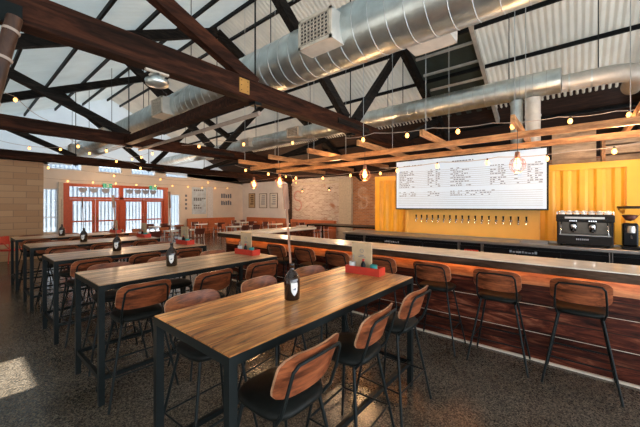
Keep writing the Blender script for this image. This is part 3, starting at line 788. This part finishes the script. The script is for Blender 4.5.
# ------------------------------------------------------------------ bar stool
def make_stool(loc, rz, label, group):
    t = thing('bar_stool', label, 'bar stool', loc, rz, group)
    # round padded seat
    m = MB(); n = 28; prof = [(.5, .0), (.93, .003), (1.0, .02), (1.0, .035), (.93, .05), (.6, .058), (.0, .06)]
    vs = []; fs = []
    for k, z in prof:
        for j in range(n):
            a = 2*PI*j/n; c, s_ = math.cos(a), math.sin(a); e = .62
            x = .205*math.copysign(abs(c)**e, c)*k; y = .20*math.copysign(abs(s_)**e, s_)*k
            vs.append((x, y, .70+z))
    for i in range(len(prof)-1):
        for j in range(n): fs.append((i*n+j, i*n+(j+1) % n, (i+1)*n+(j+1) % n, (i+1)*n+j))
    fs.append(tuple(range(n-1, -1, -1)))
    m.add(vs, fs, True); m.build('seat', 'black_pad', t)
    # bent plywood back
    nx, nz = 16, 8; wv, hv = .225, .115
    def P(u, v, off):
        # rounded corner outline (superellipse squeeze)
        k = (1-abs(v)**5)**.2 if abs(v) < 1 else 0
        lim = wv*(1-.12*max(0, (abs(v)-.55)/.45)**2)
        x = u*lim
        q = hv*(1-.14*max(0, (abs(u)-.6)/.4)**2)
        z = .94+v*q
        y = -.235+.045*(x/wv)**2-.035*v - off
        return (x, y, z)
    for nm, mt, o0, o1 in (('backrest', 'ply', 0, .013),):
        m = MB(); vs = []; fs = []
        for off in (o0, o1):
            for i in range(nz+1):
                for j in range(nx+1): vs.append(P(-1+2*j/nx, -1+2*i/nz, off))
        w_ = nx+1; o = w_*(nz+1)
        for i in range(nz):
            for j in range(nx):
                a = i*w_+j; fs.append((a+1, a, a+w_, a+w_+1)); fs.append((o+a, o+a+1, o+a+w_+1, o+a+w_))
        m.add(vs, fs, True); bk = m.build(nm, mt, t)
        m = MB(); vs = []; ring = [(-1+2*j/nx, -1) for j in range(nx)]+[(1, -1+2*i/nz) for i in range(nz)]+[(1-2*j/nx, 1) for j in range(nx)]+[(-1, 1-2*i/nz) for i in range(nz)]
        r0 = [P(u, v, -.0005) for u, v in ring]; r1 = [P(u, v, .0135) for u, v in ring]; k = len(ring)
        m.add(r0+r1, [(i, (i+1) % k, (i+1) % k+k, i+k) for i in range(k)]); m.build('backrest_edge', 'ply_edge', bk)
    # back frame
    pts = [(-.17, -.15, .695), (-.185, -.20, .76), (-.185, -.235, .86), (-.175, -.27, .985), (-.15, -.283, 1.015), (0, -.292, 1.02), (.15, -.283, 1.015), (.175, -.27, .985), (.185, -.235, .86), (.185, -.20, .76), (.17, -.15, .695)]
    MB().tube(pts, .009, 8).build('back_frame', 'steel', t)
    for s_ in (-1, 1):
        MB().tube([(s_*.15, .13, .705), (s_*.27, .23, 0.004)], .0105, 8).build('leg', 'steel', t)
        MB().tube([(s_*.16, -.13, .705), (s_*.285, -.235, 0.004)], .0105, 8).build('leg', 'steel', t)
    a = .62
    c = [(x*(1-a)+X*a, y*(1-a)+Y*a, .705*(1-a)) for x, y, X, Y in ((.15, .13, .27, .23), (-.15, .13, -.27, .23), (-.16, -.13, -.285, -.235), (.16, -.13, .285, -.235))]
    MB().tube([c[0], c[1]], .009, 8).build('footrest', 'steel', t)
    m = MB(); m.tube([c[1], c[2]], .007, 6); m.tube([c[2], c[3]], .007, 6); m.tube([c[3], c[0]], .007, 6); m.build('stretcher', 'steel', t)
    MB().tube([(.15, .13, .70), (-.15, .13, .70), (-.16, -.13, .70), (.16, -.13, .70)], .009, 6, closed=True).build('seat_ring', 'steel', t)
    return t
st0 = None
def stool(x, y, rz, label, group):
    global st0
    if st0 is None: st0 = make_stool((x, y, 0), rz, label, group); return st0
    return dup(st0, (x, y, 0), rz, label, group)

# ------------------------------------------------------------------ tall tables
TX0, TX1 = .80, 2.85
TABS = [(1.205, 2.025), (3.15, 3.97), (4.98, 5.78), (6.85, 7.65), (8.70, 9.5)]
tn = ['nearest tall table', 'second tall table', 'third tall table', 'fourth tall table', 'farthest tall table']
ML = {}
def make_table(i, x0, x1, y0, y1, label, mat, h=1.05):
    t = thing('high_table', label, 'table', ((x0+x1)/2, (y0+y1)/2, 0), 0, None)
    a, b = (x1-x0)/2, (y1-y0)/2
    MB().box(-a+.004, a-.004, -b+.004, b-.004, h-.03, h, .003).build('tabletop', mat, t)
    s_ = .045
    for sx in (-1, 1):
        for sy in (-1, 1):
            xa = sx*(a-s_/2); ya = sy*(b-s_/2)
            MB().box(xa-s_/2, xa+s_/2, ya-s_/2, ya+s_/2, 0.003, h-.052, 0).build('leg', 'steel', t)
    m = MB()
    for sy in (-1, 1): m.box(-a, a, sy*(b-.0225)-.0225, sy*(b-.0225)+.0225, h-.052, h-.006)
    for sx in (-1, 1): m.box(sx*(a-.0225)-.0225, sx*(a-.0225)+.0225, -b+.045, b-.045, h-.052, h-.006)
    m.build('top_frame', 'steel', t)
    for sy in (-1, 1): MB().box(-a+s_, a-s_, sy*(b-s_/2)-.015, sy*(b-s_/2)+.015, .215, .25).build('foot_rail', 'steel', t)
    for sx in (-1, 1): MB().box(sx*(a-s_/2)-.015, sx*(a-s_/2)+.015, -b+s_, b-s_, .215, .25).build('foot_rail', 'steel', t)
    return t
for i, (y0, y1) in enumerate(TABS):
    lb = ['nearest tall table with warm orange-brown board top and dark steel frame', 'second tall table from the camera, grey-brown board top',
          'third tall table from the camera, behind the second', 'fourth tall table from the camera, thin pale top edge', 'farthest of the tall board-topped tables, by the block partition'][i]
    make_table(i, TX0, TX1, y0, y1, lb, 'table_warm' if i == 0 else 'table_grey')
    for j, x in enumerate((1.15, 1.81, 2.47)):
        nm = ['left', 'middle', 'right'][j]
        jit = random.uniform(-.04, .04) if i else 0
        stool(x+jit, y0+.035+random.uniform(-.02, .02)*(i > 0), random.uniform(-.12, .12) if i else (.0, .06, -.02)[j],
              'plywood-back stool at the %s place on the camera side of the %s' % (nm, tn[i]), 'stools at the tall tables')
        stool(x+.05+jit, y1+.03, PI+random.uniform(-.12, .12),
              'plywood-back stool at the %s place on the far side of the %s' % (nm, tn[i]), 'stools at the tall tables')
bn = ['rightmost stool at the bar, nearest the camera', 'second stool from the right at the bar', 'third stool from the right at the bar', 'fourth stool along the bar, behind the red caddy',
      'third stool from the far end of the bar', 'second stool from the far end of the bar', 'farthest stool at the bar']
for y, lb in zip((-.03, .66, 1.35, 2.05, 2.78, 3.45, 4.15), bn):
    stool(3.94, y, -PI/2+random.uniform(-.05, .05), lb, 'stools along the bar')

# growler bottles with wooden table markers
gb0 = mk0 = None
for i, (y0, y1) in enumerate(TABS):
    x, y = 1.60, y0+.40
    lb = 'brown glass jug with white shield label on the %s' % tn[i]
    rz = -.5
    if gb0 is None:
        gb0 = thing('growler_bottle', lb, 'bottle', (x, y, 1.05), rz, 'brown jugs on the tables')
        MB().lathe([(.0, .0), (.052, .0), (.058, .008), (.059, .14), (.054, .165), (.035, .195), (.018, .215), (.016, .245), (.019, .247), (.019, .262), (.0145, .262), (.012, .2)], n=24).build('bottle_body', 'brown_glass', gb0)
        MB().tube([(.0, .017, .235), (0, .045, .235), (0, .05, .21), (0, .034, .195)], .0055, 8).build('jug_handle', 'brown_glass', gb0)
        # shield label wrapped on the glass, facing the camera side
        m = MB(); n = 8; r_ = .0598
        rows = [(.13, 1), (.10, 1), (.075, .95), (.058, .7), (.045, .35), (.037, .04)]
        vs = [(r_*math.sin(.42*k*(-1+2*j/n)), -r_*math.cos(.42*k*(-1+2*j/n)), z) for z, k in rows for j in range(n+1)]
        m.add(vs, [(a*(n+1)+j+1, a*(n+1)+j, (a+1)*(n+1)+j, (a+1)*(n+1)+j+1) for a in range(len(rows)-1) for j in range(n)]); lab = m.build('shield_label', 'white', gb0)
        m = MB(); m.prism([(-.014, .082), (.0, .09), (.015, .098), (.008, .086), (.012, .078), (-.002, .08)], -r_-.0022, -r_-.0008, 'Y'); m.build('bird_mark', 'ink', lab)
    else: dup(gb0, (x, y, 1.05), rz, lb, 'brown jugs on the tables')
    lb = 'thin wooden table marker standing in the jug on the %s' % tn[i]
    if mk0 is None:
        mk0 = thing('table_marker', lb, 'table marker', (x, y, 1.16), -.78, 'wooden markers in the jugs')
        m = MB(); m.bar((0, 0, 0), (-.04, 0, .55), .016, .005, (0, 1, 0)); m.bar((-.04, 0, .55), (-.052, 0, .74), .04, .006, (0, 1, 0)); m.build('stick', 'stick', mk0)
    else: dup(mk0, (x, y, 1.16), -.78 + random.uniform(-.9, .9), lb, 'wooden markers in the jugs')

# caddies
cd0 = None
def dup3(*a): return dup(*a)
for i, (y0, y1) in enumerate(TABS):
    x, y = 2.68, y0+.44
    lb = 'red condiment caddy holding a menu card and sauces on the %s' % tn[i]
    if cd0 is None:
        cd0 = thing('condiment_caddy', lb, 'caddy', (x, y, 1.05), .06, 'red caddies on the tables')
        m = MB().box(-.07, .07, -.19, .19, 0, .008).box(-.07, -.062, -.19, .19, .008, .075).box(.062, .07, -.19, .19, .008, .075).box(-.062, .062, -.19, -.182, .008, .075).box(-.062, .062, .182, .19, .008, .075)
        m.build('tray', 'red', cd0)
    else: dup(cd0, (x, y, 1.05), .06, lb, 'red caddies on the tables')
if True:
    P0 = None
    for i, (y0, y1) in enumerate(TABS):
        x, y = 2.68, y0+.44
        lb = 'kraft menu card upright in the red caddy on the %s' % tn[i]
        if P0 is None:
            P0 = {}
            c = thing('menu_card', lb, 'menu card', (x+.01, y+.03, 1.06), .06, 'menu cards in the caddies')
            MB().box(0, .012, -.10, .13, 0, .30, .002).build('card', 'kraft', c)
            m = MB().tube([(-.002, .012+.02*math.cos(k*PI/5), .215+.02*math.sin(k*PI/5)) for k in range(10)], .002, 5, closed=True)
            m.box(-.002, 0, -.01, .035, .165, .172).box(-.002, 0, -.03, .05, .15, .156)
            m.build('printed_emblem', 'ink', c); P0['c'] = c
            s_ = thing('sauce_bottle', 'dark sauce bottle in the red caddy on the %s' % tn[i], 'sauce bottle', (x-.03, y-.0, 1.06), 0, 'sauce bottles in the caddies')
            MB().lathe([(.022, 0), (.024, .01), (.024, .09), (.012, .12)], n=14).build('bottle_body', 'black_gloss', s_)
            MB().lathe([(.013, .12), (.013, .14), (.0, .142)], n=12).build('cap', 'red', s_); P0['s'] = s_
            j = thing('teal_pot', 'teal pot in the red caddy on the %s' % tn[i], 'pot', (x-.005, y-.105, 1.06), 0, 'teal pots in the caddies')
            MB().lathe([(.032, 0), (.037, .02), (.037, .09), (.034, .09), (.032, .01), (0, .01)], n=18).build('pot', 'teal', j); P0['j'] = j
            j = thing('cutlery_cup', 'white cup of cutlery in the red caddy on the %s' % tn[i], 'cup', (x-.026, y+.135, 1.06), 0, 'cutlery cups in the caddies')
            MB().lathe([(.028, 0), (.034, .10), (.031, .10), (.026, .01), (0, .01)], n=16).build('cup', 'white', j)
            for q in range(4): MB().bar((0, 0, .02), (.02*math.cos(q*1.7), .02*math.sin(q*1.7), .17), .009, .002).build('cutlery', 'chrome', j)
            P0['k'] = j
        else:
            dup(P0['c'], (x+.01, y+.03, 1.06), .06, lb, 'menu cards in the caddies')
            dup(P0['s'], (x-.03, y, 1.06), 0, 'dark sauce bottle in the red caddy on the %s' % tn[i])
            dup(P0['j'], (x-.005, y-.105, 1.06), 0, 'teal pot in the red caddy on the %s' % tn[i])
            dup(P0['k'], (x-.026, y+.135, 1.06), 0, 'white cup of cutlery in the red caddy on the %s' % tn[i])

# ------------------------------------------------------------------ far dining area
cf = {}
def cafe_chair(x, y, rz, kind, label):
    if kind not in cf:
        t = thing('cafe_chair', label, 'chair', (x, y, 0), rz, 'low chairs at the back')
        fr = {'white': 'white_frame', 'red': 'red', 'dark': 'steel'}[kind]; se = {'white': 'seat_dark', 'red': 'red', 'dark': 'orange_pad'}[kind]
        MB().box(-.21, .21, -.2, .2, .43, .47, .012).build('seat', se, t)
        m = MB(); vs = []
        for o_ in (0, .02):
            for k in range(9):
                u = -1+2*k/8
                for z, dy in ((.60, 0), (.84, -.05)): vs.append((u*.21, -.23+.05*u*u+dy-o_, z))
        fs = [(2*k, 2*k+2, 2*k+3, 2*k+1) for k in range(8)]+[(18+2*k, 18+2*k+1, 18+2*k+3, 18+2*k+2) for k in range(8)]+[(2*k+1, 2*k+3, 18+2*k+3, 18+2*k+1) for k in range(8)]
        m.add(vs, fs); m.build('backrest', se, t)
        for s_ in (-1, 1):
            MB().tube([(s_*.19, .17, .43), (s_*.21, .2, .003)], .013, 8).build('leg', fr, t)
            MB().tube([(s_*.2, -.22, .84), (s_*.19, -.19, .45), (s_*.21, -.24, .003)], .013, 8).build('leg', fr, t)
            if kind == 'red': MB().tube([(s_*.2, -.2, .66), (s_*.25, 0, .66), (s_*.22, .17, .45)], .013, 8).build('arm', fr, t)
        cf[kind] = t
    else: dup(cf[kind], (x, y, 0), rz, label, 'low chairs at the back')
cafe_chair(1.08, 12.7, -2.3, 'red', 'bright red metal armchair against the block partition at left')
lt = None
LT = [(4.3, 12.4, 'white-topped low table in front of the left red doors'), (6.0, 12.4, 'white-topped low table in front of the right red doors'), (6.6, 15.4, 'white-topped low table near the white side door'),
      (9.0, 15.6, 'white-topped low table under the pale blue poster'), (9.0, 12.6, 'white-topped low table in the middle of the back area'), (11.6, 15.6, 'white-topped low table in the far right corner'), (11.6, 12.6, 'white-topped low table by the whitewashed bricks'), (11.6, 10.4, 'white-topped low table nearest the orange brick wall')]
sidew = {0: 'left', 1: 'right', 2: 'near', 3: 'far'}
for i, (x, y, lb) in enumerate(LT):
    if lt is None:
        lt = thing('dining_table', lb, 'table', (x, y, 0), 0, 'low tables at the back')
        MB().box(-.6, .6, -.38, .38, .72, .75, .005).build('tabletop', 'white', lt)
        for sx in (-1, 1):
            for sy in (-1, 1): MB().box(sx*.55-.02, sx*.55+.02, sy*.33-.02, sy*.33+.02, .003, .72).build('leg', 'white_frame', lt)
    else: dup(lt, (x, y, 0), 0, lb, 'low tables at the back')
    for k, (dx, dy, rz) in enumerate(((-.32, -.62, 0), (.32, -.62, 0), (-.32, .62, PI), (.32, .62, PI))):
        if x > 11 and False: continue
        nm = ['near left chair', 'near right chair', 'far left chair', 'far right chair'][k]
        cafe_chair(x+dx, y+dy, rz+random.uniform(-.15, .15), 'white' if (i+k) % 3 else 'dark', '%s, %s' % (nm, lb.replace('white-topped low table', 'low table')))
# banquettes
t = thing('banquette', 'orange-red banquette along the whitewashed brick wall', 'bench')
MB().box(12.75, 13.2, 9.9, 13.3, 0, .46, .02).build('seat', 'orange_pad', t); MB().box(13.1, 13.24, 9.9, 13.3, .46, .94, .02).build('backrest', 'orange_pad', t)
t = thing('banquette', 'orange-red banquette under the framed pictures', 'bench')
MB().box(12.75, 13.3, 13.9, 18.3, 0, .46, .02).build('seat', 'orange_pad', t); MB().box(13.22, 13.38, 13.9, 17.8, .46, .96, .02).build('backrest', 'orange_pad', t)
t = thing('banquette', 'orange banquette against the far wall below the poster', 'bench')
MB().box(9.2, 12.6, 17.85, 18.3, 0, .46, .02).build('seat', 'orange_pad', t); MB().box(9.2, 12.6, 18.28, 18.4, .46, .96, .02).build('backrest', 'orange_pad', t)
# dark high table behind the bar
make_table(9, 9.2, 10.2, 5.2, 8.4, 'long dark timber high table behind the bar near the brick wall', 'bar_edge', 1.0)

# wall pictures, poster, wall lettering
def picture(y0, y1, z0, z1, face, label):
    t = thing('framed_picture', label, 'picture', (XR, (y0+y1)/2, (z0+z1)/2))
    a, b = (y1-y0)/2, (z1-z0)/2
    m = MB().box(-.03, 0, -a, a, b-.03, b).box(-.03, 0, -a, a, -b, -b+.03).box(-.03, 0, -a, -a+.03, -b, b).box(-.03, 0, a-.03, a, -b, b); m.build('frame', 'bar_edge', t)
    MB().box(-.015, -.0005, -a+.03, a-.03, -b+.03, b-.03).build('print', face, t)
    m = MB()
    for k in range(5): m.box(-.018, -.015, -a*.5, a*random.uniform(.2, .6), b*.6-k*b*.28, b*.6-k*b*.28+.07)
    m.build('printed_shapes', 'ink_light' if face == 'white' else 'bar_edge', t)
picture(17.05, 17.75, 1.6, 2.62, 'kraft', 'leftmost of three framed prints, mustard yellow sheet')
picture(15.8, 16.6, 1.6, 2.58, 'white', 'middle of three framed prints, pale sheet')
picture(14.75, 15.5, 1.6, 2.58, 'white', 'rightmost of three framed prints, pale sheet')
t = thing('poster', 'tall pale blue printed panel on the far wall right of the doors', 'poster', (10.07, YF-.02, 2.07))
MB().box(-.48, .48, -.01, .018, -.85, .85).build('sheet', 'blue_poster', t)
m = MB()
for z, n_ in ((.62, 5), (.1, 6), (.0, 4), (-.35, 3), (-.5, 4)):
    for k in range(n_): m.box(-.38+k*.14, -.38+k*.14+.1, -.013, -.01, z, z+.09)
m.build('lettering', 'ink', t)
MB().box(10.62, 11.0, YF-.08, YF-.01, 0, 3.0).build('roller_blind_post', 'white_frame', label='white vertical pilaster on the far wall beside the poster', cat='pilaster')
m = MB()
for z in (2.28, 1.80):
    for k in range(5): m.prism([(11.65+k*.17, z), (11.65+k*.17+.12, z), (11.65+k*.17+.12, z+random.uniform(.18, .34)), (11.65+k*.17, z+.3)], YF-.012, YF-.002, 'Y')
m.build('wall_lettering', 'ink', label='two rows of dark lettering on the cream far wall', cat='lettering')
m = MB()
for k in range(4): m.box(9.15, 9.27, YF-.012, YF-.002, 2.3-k*.26, 2.3-k*.26+.14)
m.build('wall_lettering', 'ink', label='vertical column of small dark lettering beside the white door', cat='lettering')
# faded painted letters on the bricks
def wall_letter(y, z, sc, mat, label):
    m = MB(); pts = []
    for k in range(13):
        a = math.radians(30+k*20); pts.append((math.cos(a)*.30, .30+math.sin(a)*.28))
    for k in range(1, 13):
        a = math.radians(90-k*20); pts.append((math.cos(a)*.30, -.28+math.sin(a)*.30))
    prev = None
    for (a, b), (c, d) in zip(pts[:-1], pts[1:]):
        m.bar((-.006, -a*sc, b*sc), (-.006, -c*sc, d*sc), .10*sc, .006, (1, 0, 0))
    m.build('painted_letter', mat, loc=(XR, y, z), label=label, cat='painted letter')
wall_letter(12.95, 2.05, 1.0, 'faded_red', 'faded pink letter S painted on the whitewashed bricks')
wall_letter(8.35, 2.15, .9, 'faded_white', 'curly faded white letter painted on the orange bricks')
# wall lamps by the bricks
wl0 = None
for y, lb in ((12.3, 'left wall lamp with bare bulb on the whitewashed bricks'), (10.3, 'right wall lamp with bare bulb on the whitewashed bricks')):
    if wl0 is None:
        wl0 = thing('wall_lamp', lb, 'wall lamp', (XR, y, 2.75), 0, 'wall lamps')
        MB().tube([(0, 0, 0), (-.25, 0, .03), (-.3, 0, -.05)], .012, 8).build('arm', 'steel', wl0)
        MB().lathe([(.10, -.12), (.04, -.05), (.03, 0)], (-.3, 0, 0), 14).build('lamp_shade', 'steel', wl0)
        MB().lathe([(0, -.2), (.05, -.16), (.03, -.1)], (-.3, 0, 0), 12).build('bulb', 'bulb_big', wl0)
    else: dup(wl0, (XR, y, 2.75), 0, lb)

for p, e in (((5, 16.5, 2.8), 60), ((9.5, 16.0, 2.8), 60), ((11.5, 12.0, 2.7), 110), ((5.6, 4.2, 2.7), 26), ((5.7, -.5, 2.72), 34), ((3, 8.6, 2.9), 25), ((11, 8.0, 2.6), 60)):  # added warm fill points standing in for bulb glow, to brighten walls and bar
    l = bpy.data.lights.new('warm_fill', 'POINT'); l.energy = e; l.color = (1, .62, .34); l.shadow_soft_size = .15
    lo = bpy.data.objects.new('warm_fill', l); COL.objects.link(lo); lo.location = p
